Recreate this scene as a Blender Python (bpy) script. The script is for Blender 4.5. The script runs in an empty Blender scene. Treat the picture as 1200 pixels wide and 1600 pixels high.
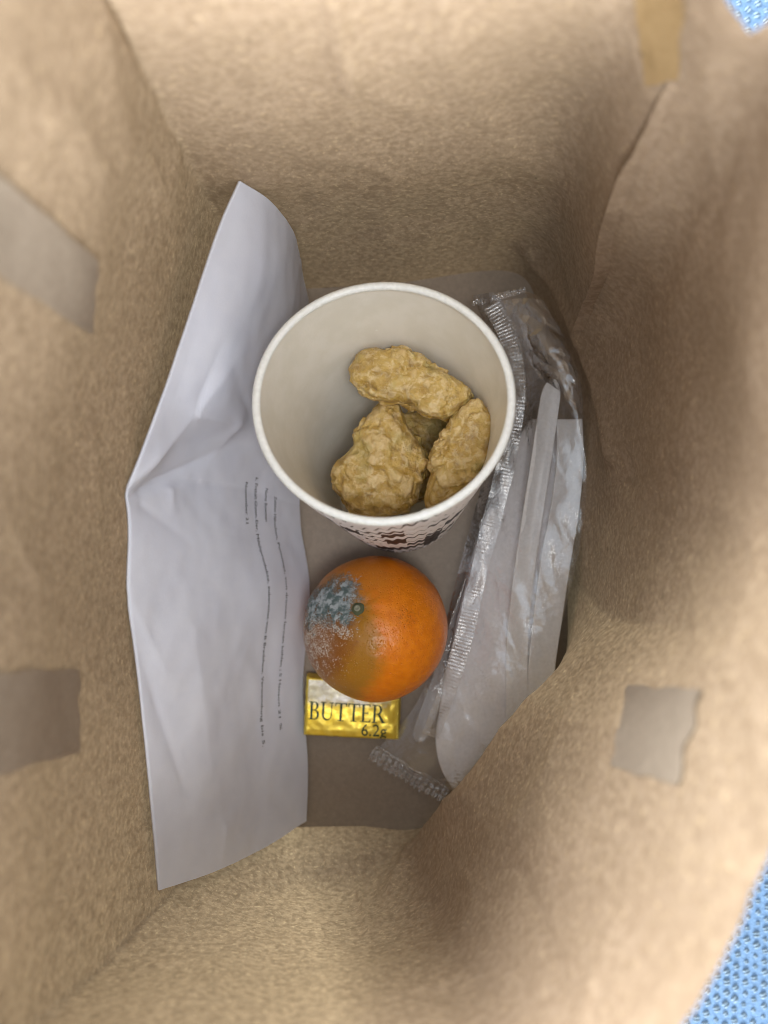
import bpy, bmesh, math, random
import numpy as np
from mathutils import Vector, Matrix, noise
from mathutils.bvhtree import BVHTree

random.seed(7)
rng = np.random.default_rng(7)
scene = bpy.context.scene
COL = scene.collection
PI = math.pi

# ------------------------------------------------------------------ camera, light, exposure
H = 0.38                      # camera height above the bottom of the bag
F = 1200.0
cam_data = bpy.data.cameras.new("camera")
cam_data.lens = 6.0
cam_data.sensor_width = 6.0
cam_data.sensor_fit = 'HORIZONTAL'
cam_data.clip_start = 0.005
cam_data.clip_end = 50
cam_data.dof.use_dof = True
cam_data.dof.focus_distance = 0.308
cam_data.dof.aperture_fstop = 1.28
cam = bpy.data.objects.new("camera", cam_data)
cam.location = (0, 0, H)
COL.objects.link(cam)
scene.camera = cam

world = bpy.data.worlds.new("World")
scene.world = world
world.use_nodes = True
bg = world.node_tree.nodes["Background"]
bg.inputs[0].default_value = (0.77, 0.88, 1.0, 1)
bg.inputs[1].default_value = 0.86


def area_lamp(name, loc, target, size, power, color):
    l = bpy.data.lights.new(name, 'AREA')
    l.shape = 'RECTANGLE'
    l.size, l.size_y = size
    l.energy = power
    l.color = color
    o = bpy.data.objects.new(name, l)
    o.location = loc
    o.rotation_euler = (Vector(target) - Vector(loc)).to_track_quat('-Z', 'Y').to_euler()
    COL.objects.link(o)
    return o


area_lamp("window_light", (-1.12, 0.82, 0.72), (0, 0, 0.2), (1.2, 1.3), 84, (0.88, 0.95, 1.0))
area_lamp("added_top_wall_fill", (0.05, -1.40, 0.66), (0, 0, 0.2), (0.9, 0.8), 50, (0.86, 0.94, 1.0))  # fill lamp added to brighten the top wall, no window known there
area_lamp("added_gloss_light", (0.14, -0.20, 1.45), (0, 0, 0.0), (0.30, 0.30), 3.2, (1.0, 0.98, 0.95))  # small overhead lamp added for gloss on film, foil and peel

scene.view_settings.view_transform = 'Standard'
scene.view_settings.look = 'None'
scene.view_settings.exposure = 0.95
scene.view_settings.gamma = 1.0
scene.cycles.max_bounces = 14
scene.cycles.diffuse_bounces = 8
scene.cycles.glossy_bounces = 4
scene.cycles.transmission_bounces = 8
scene.cycles.transparent_max_bounces = 24
scene.cycles.use_denoising = True
scene.cycles.filter_width = 1.0
scene.cycles.caustics_reflective = False
scene.cycles.caustics_refractive = False


# ------------------------------------------------------------------ helpers
def P(px, py, d):
    return Vector(((px - 600) * d / F, (800 - py) * d / F, H - d))


def tag(o, label=None, cat=None, group=None, kind=None):
    if label: o["label"] = label
    if cat: o["category"] = cat
    if group: o["group"] = group
    if kind: o["kind"] = kind
    return o


def empty(name, loc=(0, 0, 0)):
    o = bpy.data.objects.new(name, None)
    o.location = loc
    o.empty_display_size = 0.01
    COL.objects.link(o)
    return o


def mesh_obj(name, verts, faces, mat=None, parent=None, smooth=True, uvs=None, attrs=None):
    me = bpy.data.meshes.new(name)
    me.from_pydata([tuple(v) for v in verts], [], faces)
    if smooth:
        me.polygons.foreach_set("use_smooth", [True] * len(me.polygons))
    if uvs is not None:
        ul = me.uv_layers.new(name="UVMap")
        li = np.zeros(len(me.loops), dtype=np.int32)
        me.loops.foreach_get("vertex_index", li)
        ul.data.foreach_set("uv", np.asarray(uvs, dtype=np.float32)[li].ravel())
    if attrs:
        for k, vals in attrs.items():
            a = me.attributes.new(k, 'FLOAT', 'POINT')
            a.data.foreach_set("value", np.asarray(vals, dtype=np.float32))
    me.update()
    if mat: me.materials.append(mat)
    o = bpy.data.objects.new(name, me)
    COL.objects.link(o)
    if parent is not None:
        o.parent = parent
        # all vertices are given in world space: keep them there
        o.matrix_parent_inverse = Matrix.Translation(-parent.location) if parent.parent is None else Matrix.Identity(4)
    return o


def grid_faces(nr, nc, close=False, flip=False):
    f = []
    for i in range(nr - 1):
        for j in range(nc if close else nc - 1):
            a = i * nc + j; b = i * nc + (j + 1) % nc
            c = (i + 1) * nc + (j + 1) % nc; d = (i + 1) * nc + j
            f.append((a, d, c, b) if flip else (a, b, c, d))
    return f


def hermite(pts, sharp, n_per, closed=False):
    """rows of points along axis 0 -> dense samples; tangents break at sharp points."""
    pts = np.asarray(pts, float); n = len(pts)
    segs = n if closed else n - 1
    out = []; par = []
    for i in range(segs):
        p0, p1 = pts[i], pts[(i + 1) % n]
        pm = pts[(i - 1) % n] if (closed or i > 0) else p0 - (p1 - p0)
        p2 = pts[(i + 2) % n] if (closed or i + 2 < n) else p1 + (p1 - p0)
        m0 = (p1 - p0) if sharp[i] else 0.5 * (p1 - pm)
        m1 = (p1 - p0) if sharp[(i + 1) % n] else 0.5 * (p2 - p0)
        # keep tangents from overshooting on short segments
        L = np.linalg.norm(p1 - p0, axis=-1, keepdims=True)
        for m in (m0, m1):
            lm = np.linalg.norm(m, axis=-1, keepdims=True) + 1e-9
            m *= np.minimum(1, 1.5 * L / lm)
        k = n_per[i] if hasattr(n_per, '__len__') else n_per
        for t in np.linspace(0, 1, k, endpoint=False):
            h00 = 2 * t**3 - 3 * t**2 + 1; h10 = t**3 - 2 * t**2 + t
            h01 = -2 * t**3 + 3 * t**2; h11 = t**3 - t**2
            out.append(h00 * p0 + h10 * m0 + h01 * p1 + h11 * m1); par.append(i + t)
    if not closed:
        out.append(pts[-1]); par.append(n - 1.0)
    return np.array(out), np.array(par)


def fbm(v, octaves=4):
    return noise.fractal(v, 1.0, 2.0, octaves, noise_basis='PERLIN_ORIGINAL')


def grid_normals(g):
    du = np.gradient(g, axis=0); dv = np.gradient(g, axis=1)
    n = np.cross(du, dv)
    return n / (np.linalg.norm(n, axis=-1, keepdims=True) + 1e-12)


def tube(points, radius, seg=8, cap=True):
    pts = [Vector(p) for p in points]
    V = []; Fc = []
    up = Vector((0.13, 0.21, 0.97))
    for i, p in enumerate(pts):
        t = (pts[min(i + 1, len(pts) - 1)] - pts[max(i - 1, 0)]).normalized()
        a = t.cross(up).normalized(); b = t.cross(a)
        r = radius[i] if hasattr(radius, '__len__') else radius
        for k in range(seg):
            an = 2 * PI * k / seg
            V.append(p + a * (r * math.cos(an)) + b * (r * math.sin(an)))
    Fc = grid_faces(len(pts), seg, close=True)
    if cap:
        Fc.append(tuple(range(seg))); Fc.append(tuple(reversed(range(len(V) - seg, len(V)))))
    return V, Fc


# ------------------------------------------------------------------ materials
class NT:
    def __init__(self, name):
        self.m = bpy.data.materials.new(name)
        self.m.use_nodes = True
        self.t = self.m.node_tree
        self.t.nodes.clear()
        self.out = self.t.nodes.new("ShaderNodeOutputMaterial")

    def n(self, kind, **kw):
        nd = self.t.nodes.new("ShaderNode" + kind)
        for k, v in kw.items(): setattr(nd, k, v)
        return nd

    def put(self, sock, val):
        if isinstance(val, bpy.types.NodeSocket): self.t.links.new(val, sock)
        elif val is not None:
            if isinstance(val, tuple) and len(val) == 3 and sock.type == 'RGBA': val = val + (1,)
            sock.default_value = val

    def noise(self, vec, scale, detail=3, rough=0.55, dist=0.0, out="Fac"):
        nd = self.n("TexNoise")
        self.put(nd.inputs["Vector"], vec); nd.inputs["Scale"].default_value = scale
        nd.inputs["Detail"].default_value = detail; nd.inputs["Roughness"].default_value = rough
        nd.inputs["Distortion"].default_value = dist
        return nd.outputs[out]

    def voro(self, vec, scale, feature='F1', out="Distance"):
        nd = self.n("TexVoronoi", feature=feature)
        self.put(nd.inputs["Vector"], vec); nd.inputs["Scale"].default_value = scale
        return nd.outputs[out]

    def map(self, val, a, b, c=0.0, d=1.0, smooth=True):
        nd = self.n("MapRange", interpolation_type='SMOOTHSTEP' if smooth else 'LINEAR')
        for i, x in enumerate((val, a, b, c, d)): self.put(nd.inputs[i], x)
        return nd.outputs[0]

    def math(self, op, a, b=None, c=None):
        nd = self.n("Math", operation=op)
        for i, x in enumerate((a, b, c)): self.put(nd.inputs[i], x)
        return nd.outputs[0]

    def mix(self, fac, a, b, mode='MIX'):
        nd = self.n("MixRGB", blend_type=mode)
        self.put(nd.inputs[0], fac); self.put(nd.inputs[1], a); self.put(nd.inputs[2], b)
        return nd.outputs[0]

    def bump(self, height, strength=0.3, dist=0.001, normal=None):
        nd = self.n("Bump")
        nd.inputs["Strength"].default_value = strength; nd.inputs["Distance"].default_value = dist
        self.put(nd.inputs["Height"], height)
        if normal is not None: self.put(nd.inputs["Normal"], normal)
        return nd.outputs[0]

    def coord(self, out="Object"):
        return self.n("TexCoord").outputs[out]

    def scale(self, vec, s, rot=(0, 0, 0)):
        nd = self.n("Mapping")
        self.put(nd.inputs["Vector"], vec); nd.inputs["Scale"].default_value = s; nd.inputs["Rotation"].default_value = rot
        return nd.outputs[0]

    def attr(self, name):
        return self.n("Attribute", attribute_name=name).outputs["Fac"]

    def bsdf(self, color, rough=0.6, metallic=0.0, normal=None, sss=0.0, sss_rad=(0.002, 0.001, 0.0005), spec=0.5, **kw):
        b = self.n("BsdfPrincipled")
        self.put(b.inputs["Base Color"], color); self.put(b.inputs["Roughness"], rough)
        self.put(b.inputs["Metallic"], metallic)
        b.inputs["Specular IOR Level"].default_value = spec
        if sss:
            b.inputs["Subsurface Weight"].default_value = sss
            b.inputs["Subsurface Radius"].default_value = sss_rad
            b.inputs["Subsurface Scale"].default_value = 1.0
        if normal is not None: self.put(b.inputs["Normal"], normal)
        for k, v in kw.items(): self.put(b.inputs[k.replace("_", " ")], v)
        return b.outputs[0]

    def finish(self, shader):
        self.t.links.new(shader, self.out.inputs[0])
        return self.m


def kraft(name, base_lo, base_hi, fleck, trans_col, trans_amount, use_attr=True, mottle=1.0):
    T = NT(name)
    co = T.coord()
    warp = T.noise(co, 160, 2, 0.5, out="Color")
    v2 = T.mix(0.0016, co, warp, 'ADD')
    n_mott = T.noise(v2, 420, 5, 0.62, 0.3)
    n_fib = T.noise(T.scale(v2, (1.0, 0.55, 1.3), (0.3, 0.2, 0.6)), 700, 4, 0.6, 0.7)
    n_fib2 = T.noise(T.scale(v2, (0.5, 1.0, 0.8), (0.1, 0.5, -0.5)), 800, 3, 0.6, 0.8)
    n_big = T.noise(co, 22, 3, 0.5)
    thin = T.attr("thin") if use_attr else T.n("Value").outputs[0]
    c = T.mix(T.map(n_mott, 0.33, 0.68), base_lo, base_hi)
    c = T.mix(T.map(n_big, 0.3, 0.7, 0.0, 0.35), c, tuple(0.82 * x for x in base_lo))
    fl = T.math('MULTIPLY', T.map(n_fib, 0.56, 0.70), T.map(n_mott, 0.35, 0.62, 0.15, 1.0))
    fl = T.math('MAXIMUM', fl, T.math('MULTIPLY', T.map(n_fib2, 0.60, 0.72), 0.8))
    flm = T.math('MULTIPLY', fl, T.math('MULTIPLY_ADD', thin, 0.45, 0.26)) if use_attr else T.math('MULTIPLY', fl, 0.10)
    c = T.mix(flm, c, fleck)
    # sparse dark flecks of recycled fibre
    sp = T.voro(T.scale(v2, (1, 0.5, 0.8)), 75)
    spm = T.math('MULTIPLY', T.map(sp, 0.035, 0.06, 1.0, 0.0), T.map(T.noise(co, 55, 1), 0.52, 0.6))
    c = T.mix(T.math('MULTIPLY', spm, 0.55), c, (0.06, 0.04, 0.025))
    hgt = T.math('ADD', T.math('MULTIPLY', n_fib, 0.5), T.math('MULTIPLY', n_mott, 0.6))
    nb = T.bump(hgt, 0.22, 0.0008)
    d = T.n("BsdfDiffuse"); T.put(d.inputs[0], c); T.put(d.inputs["Normal"], nb)
    g = T.n("BsdfGlossy"); g.inputs["Roughness"].default_value = 0.5; T.put(g.inputs["Normal"], nb)
    T.put(g.inputs[0], (0.9, 0.9, 0.9))
    tr = T.n("BsdfTranslucent")
    tcol = T.mix(T.map(n_mott, 0.30, 0.70), tuple(0.5 * x for x in trans_col), trans_col)
    tcol = T.mix(T.math('MULTIPLY', fl, 0.7), tcol, tuple(min(1, 1.35 * x) for x in trans_col))
    T.put(tr.inputs[0], tcol)
    m1 = T.n("MixShader")
    T.put(m1.inputs[0], T.math('MULTIPLY', thin, trans_amount) if use_attr else 0.05)
    T.t.links.new(d.outputs[0], m1.inputs[1]); T.t.links.new(tr.outputs[0], m1.inputs[2])
    m2 = T.n("MixShader"); m2.inputs[0].default_value = 0.025
    T.t.links.new(m1.outputs[0], m2.inputs[1]); T.t.links.new(g.outputs[0], m2.inputs[2])
    return T.finish(m2.outputs[0])


M_BAG = kraft("kraft_paper", (0.255, 0.174, 0.111), (0.330, 0.235, 0.160), (0.64, 0.46, 0.26), (0.78, 0.54, 0.29), 0.13)
M_FLOOR = kraft("kraft_bottom", (0.275, 0.218, 0.168), (0.305, 0.245, 0.19), (0.5, 0.41, 0.32), (0.8, 0.5, 0.2), 0.1, use_attr=False)
M_HANDLE_LIT = kraft("kraft_handle_lit", (0.310, 0.240, 0.177), (0.340, 0.268, 0.20), (0.45, 0.40, 0.33), (0.8, 0.5, 0.2), 0.05, use_attr=False)  # handle paper lightened to keep up with the glow of the left wall
M_HANDLE_SHADED = kraft("kraft_handle_shaded", (0.262, 0.205, 0.152), (0.290, 0.228, 0.170), (0.28, 0.225, 0.17), (0.8, 0.5, 0.2), 0.05, use_attr=False)  # same handle paper, darkened to offset the lamp light on the right wall
M_HANDLE_BACKLIT = kraft("kraft_handle_backlit", (0.29, 0.185, 0.085), (0.33, 0.215, 0.105), (0.46, 0.32, 0.18), (0.8, 0.5, 0.2), 0.05, use_attr=False)  # warm backlight painted into the handle paper colour


def white_paper():
    T = NT("white_office_paper")
    co = T.coord()
    fib = T.noise(co, 1500, 3)
    soft = T.noise(co, 60, 3)
    c = T.mix(T.map(soft, 0.3, 0.7), (0.78, 0.805, 0.91), (0.82, 0.845, 0.94))
    nb = T.bump(T.math('ADD', T.math('MULTIPLY', fib, 0.15), soft), 0.25, 0.0012)
    d = T.bsdf(c, 0.75, normal=nb, spec=0.2)
    tr = T.n("BsdfTranslucent"); T.put(tr.inputs[0], (0.80, 0.78, 0.76))
    m = T.n("MixShader"); m.inputs[0].default_value = 0.13
    T.t.links.new(d, m.inputs[1]); T.t.links.new(tr.outputs[0], m.inputs[2])
    return T.finish(m.outputs[0])


M_PAPER = white_paper()


def plain(name, color, rough=0.6, grain=0.15, **kw):
    T = NT(name)
    co = T.coord()
    n = T.noise(co, 700, 4)
    c = T.mix(T.map(n, 0.3, 0.7), tuple(0.9 * x for x in color), color)
    return T.finish(T.bsdf(c, rough, normal=T.bump(n, grain, 0.0003), **kw))


M_INK = plain("black_print", (0.085, 0.082, 0.088), 0.7)
M_GREEN_INK = plain("dark_green_print", (0.012, 0.05, 0.022), 0.45)


def cup_inside():
    T = NT("cup_lining")
    co = T.coord()
    n = T.noise(co, 90, 4); f = T.noise(co, 1300, 3)
    c = T.mix(T.map(n, 0.35, 0.65), (0.74, 0.71, 0.63), (0.79, 0.76, 0.69))
    sp = T.voro(co, 130)
    spm = T.math('MULTIPLY', T.map(sp, 0.05, 0.09, 1.0, 0.0), T.map(T.noise(co, 60, 1), 0.60, 0.66))
    c = T.mix(T.math('MULTIPLY', spm, 0.5), c, (0.9, 0.9, 0.85))
    return T.finish(T.bsdf(c, 0.36, normal=T.bump(T.math('ADD', f, T.math('MULTIPLY', n, 3.0)), 0.12, 0.0005), spec=0.4))


M_CUP_IN = cup_inside()
M_RIM = plain("cup_rim_board", (0.86, 0.87, 0.84), 0.35, 0.02, sss=0.15, sss_rad=(0.001, 0.001, 0.0008))


def cup_outside():
    T = NT("cup_printed_ripple")
    uv = T.n("UVMap").outputs[0]
    sep = T.n("SeparateXYZ"); T.put(sep.inputs[0], uv)
    u, v = sep.outputs[0], sep.outputs[1]
    NU, NV = 58.0, 8.0
    wob = T.math('MULTIPLY', T.math('SINE', T.math('MULTIPLY', u, NU * 2 * PI)), 0.20)
    row = T.math('ADD', T.math('ADD', T.math('MULTIPLY', v, NV), wob), T.math('MULTIPLY', u, 7.0))
    fr = T.math('FRACT', row)
    cell = T.n("CombineXYZ")
    T.put(cell.inputs[0], T.math('FLOOR', T.math('MULTIPLY', u, NU * 0.5)))
    T.put(cell.inputs[1], T.math('FLOOR', row))
    wn = T.n("TexWhiteNoise"); T.put(wn.inputs[0], cell.outputs[0])
    grad = T.map(v, 0.96, 0.55, 0.0, 1.0)
    big = T.noise(uv, 9, 2)
    wid = T.math('MULTIPLY', T.math('MULTIPLY_ADD', wn.outputs[0], 0.85, -0.04), T.math('MULTIPLY_ADD', grad, 0.9, 0.5))
    mask = T.math('LESS_THAN', fr, wid)
    gate = T.map(T.math('ADD', big, T.math('MULTIPLY', grad, 0.5)), 0.42, 0.48)
    mask = T.math('MULTIPLY', mask, gate)
    c = T.mix(mask, (0.78, 0.745, 0.755), (0.035, 0.028, 0.028))
    return T.finish(T.bsdf(c, 0.5, normal=T.bump(T.noise(T.coord(), 900, 3), 0.15, 0.0003)))


M_CUP_OUT = cup_outside()


def nugget_mat():
    T = NT("fried_batter")
    co = T.coord()
    a = T.noise(co, 85, 5, 0.6, 0.8); b = T.noise(co, 330, 5, 0.65, 0.6); f = T.noise(co, 1100, 4, 0.6)
    v = T.voro(co, 420)
    bump_attr = T.attr("crust")
    c = T.mix(T.map(a, 0.35, 0.65), (0.47, 0.295, 0.066), (0.60, 0.405, 0.115))
    c = T.mix(T.math('MULTIPLY', T.map(b, 0.46, 0.62), 0.8), c, (0.74, 0.57, 0.30))
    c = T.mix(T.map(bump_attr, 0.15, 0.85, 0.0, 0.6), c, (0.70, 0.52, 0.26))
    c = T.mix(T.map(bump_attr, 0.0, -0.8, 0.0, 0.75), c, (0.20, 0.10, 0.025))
    c = T.mix(T.math('MULTIPLY', T.map(T.noise(co, 60, 2), 0.56, 0.66), 0.45), c, (0.47, 0.38, 0.13))
    h = T.math('ADD', T.math('MULTIPLY', b, 1.0), T.math('MULTIPLY', f, 0.45))
    h = T.math('ADD', h, T.math('MULTIPLY', v, -0.35))
    return T.finish(T.bsdf(c, T.map(a, 0.35, 0.65, 0.26, 0.5), normal=T.bump(h, 0.8, 0.0012),
                           sss=0.08, sss_rad=(0.003, 0.0018, 0.0006), spec=0.6))


M_NUGGET = nugget_mat()


def film_mat(name, haze, tint=(0.93, 0.93, 0.95), gloss=0.06):
    T = NT(name)
    co = T.coord()
    lw = T.n("LayerWeight"); lw.inputs[0].default_value = 0.35
    n = T.noise(co, 260, 4, 0.6, 0.6)
    nb = T.bump(n, 0.30, 0.0012)
    T.put(lw.inputs["Normal"], nb)
    tp = T.n("BsdfTransparent"); T.put(tp.inputs[0], (0.97, 0.97, 0.975))
    gl = T.n("BsdfGlossy"); gl.inputs["Roughness"].default_value = gloss; T.put(gl.inputs["Normal"], nb)
    T.put(gl.inputs[0], (1, 1, 1))
    df = T.n("BsdfTranslucent"); T.put(df.inputs[0], tint)
    dd = T.n("BsdfDiffuse"); T.put(dd.inputs[0], tint)
    m0 = T.n("MixShader"); m0.inputs[0].default_value = 0.45
    T.t.links.new(dd.outputs[0], m0.inputs[1]); T.t.links.new(df.outputs[0], m0.inputs[2])
    m1 = T.n("MixShader"); T.put(m1.inputs[0], T.map(lw.outputs["Facing"], 0.0, 1.0, haze, min(1, haze * 4.0)))
    T.t.links.new(tp.outputs[0], m1.inputs[1]); T.t.links.new(m0.outputs[0], m1.inputs[2])
    m2 = T.n("MixShader"); T.put(m2.inputs[0], T.map(lw.outputs["Fresnel"], 0.0, 1.0, 0.07, 0.85, smooth=False))
    T.t.links.new(m1.outputs[0], m2.inputs[1]); T.t.links.new(gl.outputs[0], m2.inputs[2])
    return T.finish(m2.outputs[0])


M_FILM = film_mat("clear_film", 0.085)
M_SEAM = film_mat("ribbed_film", 0.13, gloss=0.24)
M_CRIMP = film_mat("crimped_film", 0.20, gloss=0.12)
M_PLASTIC = plain("milky_plastic", (0.90, 0.89, 0.89), 0.28, sss=0.4, sss_rad=(0.004, 0.004, 0.004))
M_NAPKIN = plain("white_tissue", (0.89, 0.87, 0.88), 0.85, spec=0.1)


# ------------------------------------------------------------------ the blanket the bag stands on
def blanket():
    T = NT("blue_cotton")
    co = T.coord()
    n = T.noise(co, 500, 4); y = T.noise(T.scale(co, (1, 5, 1), (0, 0, 0.47)), 420, 3)
    c = T.mix(T.map(n, 0.3, 0.7), (0.090, 0.145, 0.225), (0.115, 0.18, 0.27))
    c = T.mix(T.map(y, 0.45, 0.65, 0, 0.5), c, (0.12, 0.19, 0.30))
    m_base = T.finish(T.bsdf(c, 0.9, normal=T.bump(T.math('ADD', n, y), 0.5, 0.001), spec=0.15))
    T = NT("blue_white_loops")
    co = T.coord()
    n = T.noise(co, 900, 3)
    c = T.mix(T.map(n, 0.35, 0.65), (0.150, 0.205, 0.255), (0.215, 0.265, 0.305))
    m_knot = T.finish(T.bsdf(c, 0.9, normal=T.bump(n, 0.4, 0.0006), spec=0.15))
    root = empty("blanket", (0, 0, -0.004))
    tag(root, "pale blue woven blanket with raised white loops, spread underneath the brown paper bag", "blanket")
    ang = math.radians(27)
    ex = Vector((math.cos(ang), math.sin(ang), 0)); ey = Vector((-math.sin(ang), math.cos(ang), 0))
    # the ground cloth, gently rolling, with sunken furrows between the rows
    nx, ny = 90, 90
    V = []
    for i in range(ny):
        for j in range(nx):
            x = -0.75 + 1.5 * j / (nx - 1); y = -0.75 + 1.5 * i / (ny - 1)
            z = -0.0035 + 0.0012 * fbm(Vector((x * 9, y * 9, 0.3)), 2)
            V.append((x, y, z))
    mesh_obj("woven_cloth", V, grid_faces(ny, nx), m_base, root)
    # loops: two short yarn bumps side by side, in a half-drop repeat
    su, sv = 0.0054, 0.0047
    proto = []
    for k in (-1, 1):
        for (a, b, c2) in ((-1, 0, 0), (-0.55, -0.42, 0.6), (-0.55, 0.42, 0.6), (0.55, -0.42, 0.6), (0.55, 0.42, 0.6), (1, 0, 0), (0, 0, 1.0), (0, -0.7, 0.0), (0, 0.7, 0.0)):
            proto.append((a * 0.0017, b * 0.00085 + k * 0.00068, c2 * 0.0013))
    pf = []
    for o in (0, 9):
        pf += [tuple(o + q for q in f) for f in ((0, 1, 6, 2), (1, 3, 6), (3, 5, 4, 6), (2, 6, 4), (0, 7, 1), (7, 3, 1), (7, 5, 3), (0, 2, 8), (2, 4, 8), (8, 4, 5))]
    V = []; Fc = []
    rr = random.Random(3)
    for i in range(-72, 73):
        # ribs between rows (dark furrow is the base cloth)
        for j in range(-66, 67):
            c = ex * ((j + (0.5 if i % 2 else 0)) * su) + ey * (i * sv)
            if abs(c.x) > 0.34 or abs(c.y) > 0.34: continue
            if abs(c.x) < 0.07 and abs(c.y) < 0.11: continue
            a = rr.uniform(-0.4, 0.4); s = rr.uniform(0.75, 1.2); c = c + ex * rr.uniform(-.0004, .0004) + ey * rr.uniform(-.0003, .0003)
            ca, sa = math.cos(a), math.sin(a)
            z0 = -0.0035 + 0.0012 * fbm(Vector((c.x * 9, c.y * 9, 0.3)), 2)
            o = len(V)
            for (x, y, z) in proto:
                xx, yy = (x * ca - y * sa) * s, (x * sa + y * ca) * s
                q = c + ex * xx + ey * yy
                V.append((q.x, q.y, z0 + z * s))
            Fc += [tuple(o + k for k in f) for f in pf]
    k = mesh_obj("yarn_loops", V, Fc, m_knot, root)
    k["kind"] = "stuff"


blanket()

# ------------------------------------------------------------------ the paper bag
# each rail runs from the bottom of the bag to its rim: (photo x, photo y, distance); thin = how much light the ply lets through
RAILS = [
    ("A", True,  [(395, 455, .38), (372, 398, .345), (330, 325, .300), (268, 195, .235), (170, 0, .168), (-320, -960, .075)], 0.28),  # out-of-view rims of A, T and N raised to shade the right wall
    ("T", False, [(600, 445, .38), (598, 385, .34), (596, 310, .300), (590, 190, .238), (580, 0, .172), (580, -1000, .078)], 0.36),
    ("B", False,  [(798, 425, .38), (823, 388, .350), (850, 325, .305), (880, 180, .240), (930, 0, .175), (985, -320, .125)], 0.30),
    ("G", True,  [(850, 500, .38), (880, 512, .355), (905, 515, .330), (955, 395, .260), (1055, 115, .178), (1178, 46, .142)], 0.12),
    ("H", False, [(860, 610, .38), (915, 600, .348), (940, 590, .322), (1040, 450, .250), (1180, 240, .175), (1290, -40, .132)], 0.10),
    ("R", False, [(865, 750, .38), (930, 752, .336), (962, 755, .312), (1080, 750, .238), (1200, 740, .178), (1400, 730, .125)], 0.25),
    ("S", True,  [(885, 895, .38), (925, 935, .330), (962, 968, .292), (1030, 980, .238), (1120, 990, .180), (1290, 1030, .125)], 0.75),
    ("U", True,  [(890, 1060, .38), (862, 1082, .338), (830, 1091, .300), (905, 1130, .245), (1010, 1150, .188), (1196, 1340, .132)], 0.75),
    ("V", True,  [(800, 1215, .38), (765, 1226, .350), (712, 1236, .318), (800, 1340, .250), (930, 1450, .182), (1085, 1575, .136)], 0.25),
    ("W", False, [(668, 1291, .38), (660, 1302, .370), (645, 1314, .357), (690, 1430, .285), (780, 1560, .200), (900, 1850, .132)], 0.12),
    ("Q", False, [(560, 1290, .38), (563, 1330, .362), (566, 1390, .340), (590, 1480, .275), (615, 1590, .202), (640, 1950, .125)], 0.45),
    ("E", True,  [(446, 1292, .38), (456, 1340, .358), (474, 1400, .335), (495, 1470, .280), (515, 1590, .205), (500, 1950, .125)], 1.0),
    ("D", True,  [(395, 1255, .38), (330, 1330, .340), (232, 1432, .290), (150, 1520, .248), (50, 1605, .202), (-330, 1950, .122)], 0.5),
    ("L", False, [(370, 1000, .38), (300, 1000, .335), (220, 1000, .288), (120, 1000, .230), (0, 1000, .175), (-350, 1000, .115)], 0.25),
    ("N", False, [(375, 650, .38), (320, 650, .335), (250, 640, .288), (150, 620, .230), (20, 600, .175), (-420, 520, .100)], 0.25),
]


# pressed-in folds of the paper: (path over the wall, height, softness)
CREASES = [
    ([(822, 392), (862, 440), (905, 515), (938, 590), (958, 670), (966, 720)], 0.0026, 9),
    ([(520, 0), (530, 70), (548, 130)], 0.0022, 12),
    ([(560, 1388), (575, 1452), (595, 1436)], 0.0014, 6),
    ([(640, 1325), (610, 1392)], 0.0018, 8),
    ([(805, 1355), (850, 1440), (880, 1530)], -0.0016, 14),
    ([(690, 0), (730, 150), (840, 270)], 0.0014, 26),
    ([(470, 400), (640, 340), (830, 360)], -0.0012, 22),
    ([(990, 735), (985, 760)], -0.0012, 5),
    ([(150, 60), (40, 260)], 0.0012, 24),
    ([(120, 700), (30, 900)], -0.0014, 30),
    ([(300, 1560), (420, 1430)], 0.0014, 16),
    ([(945, 1000), (900, 1080), (860, 1200), (800, 1290)], 0.0012, 12),
    ([(1180, 560), (1040, 700), (990, 860)], 0.0014, 26),
    ([(1110, 110), (1120, 300), (1050, 520)], 0.0012, 24),
]


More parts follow.
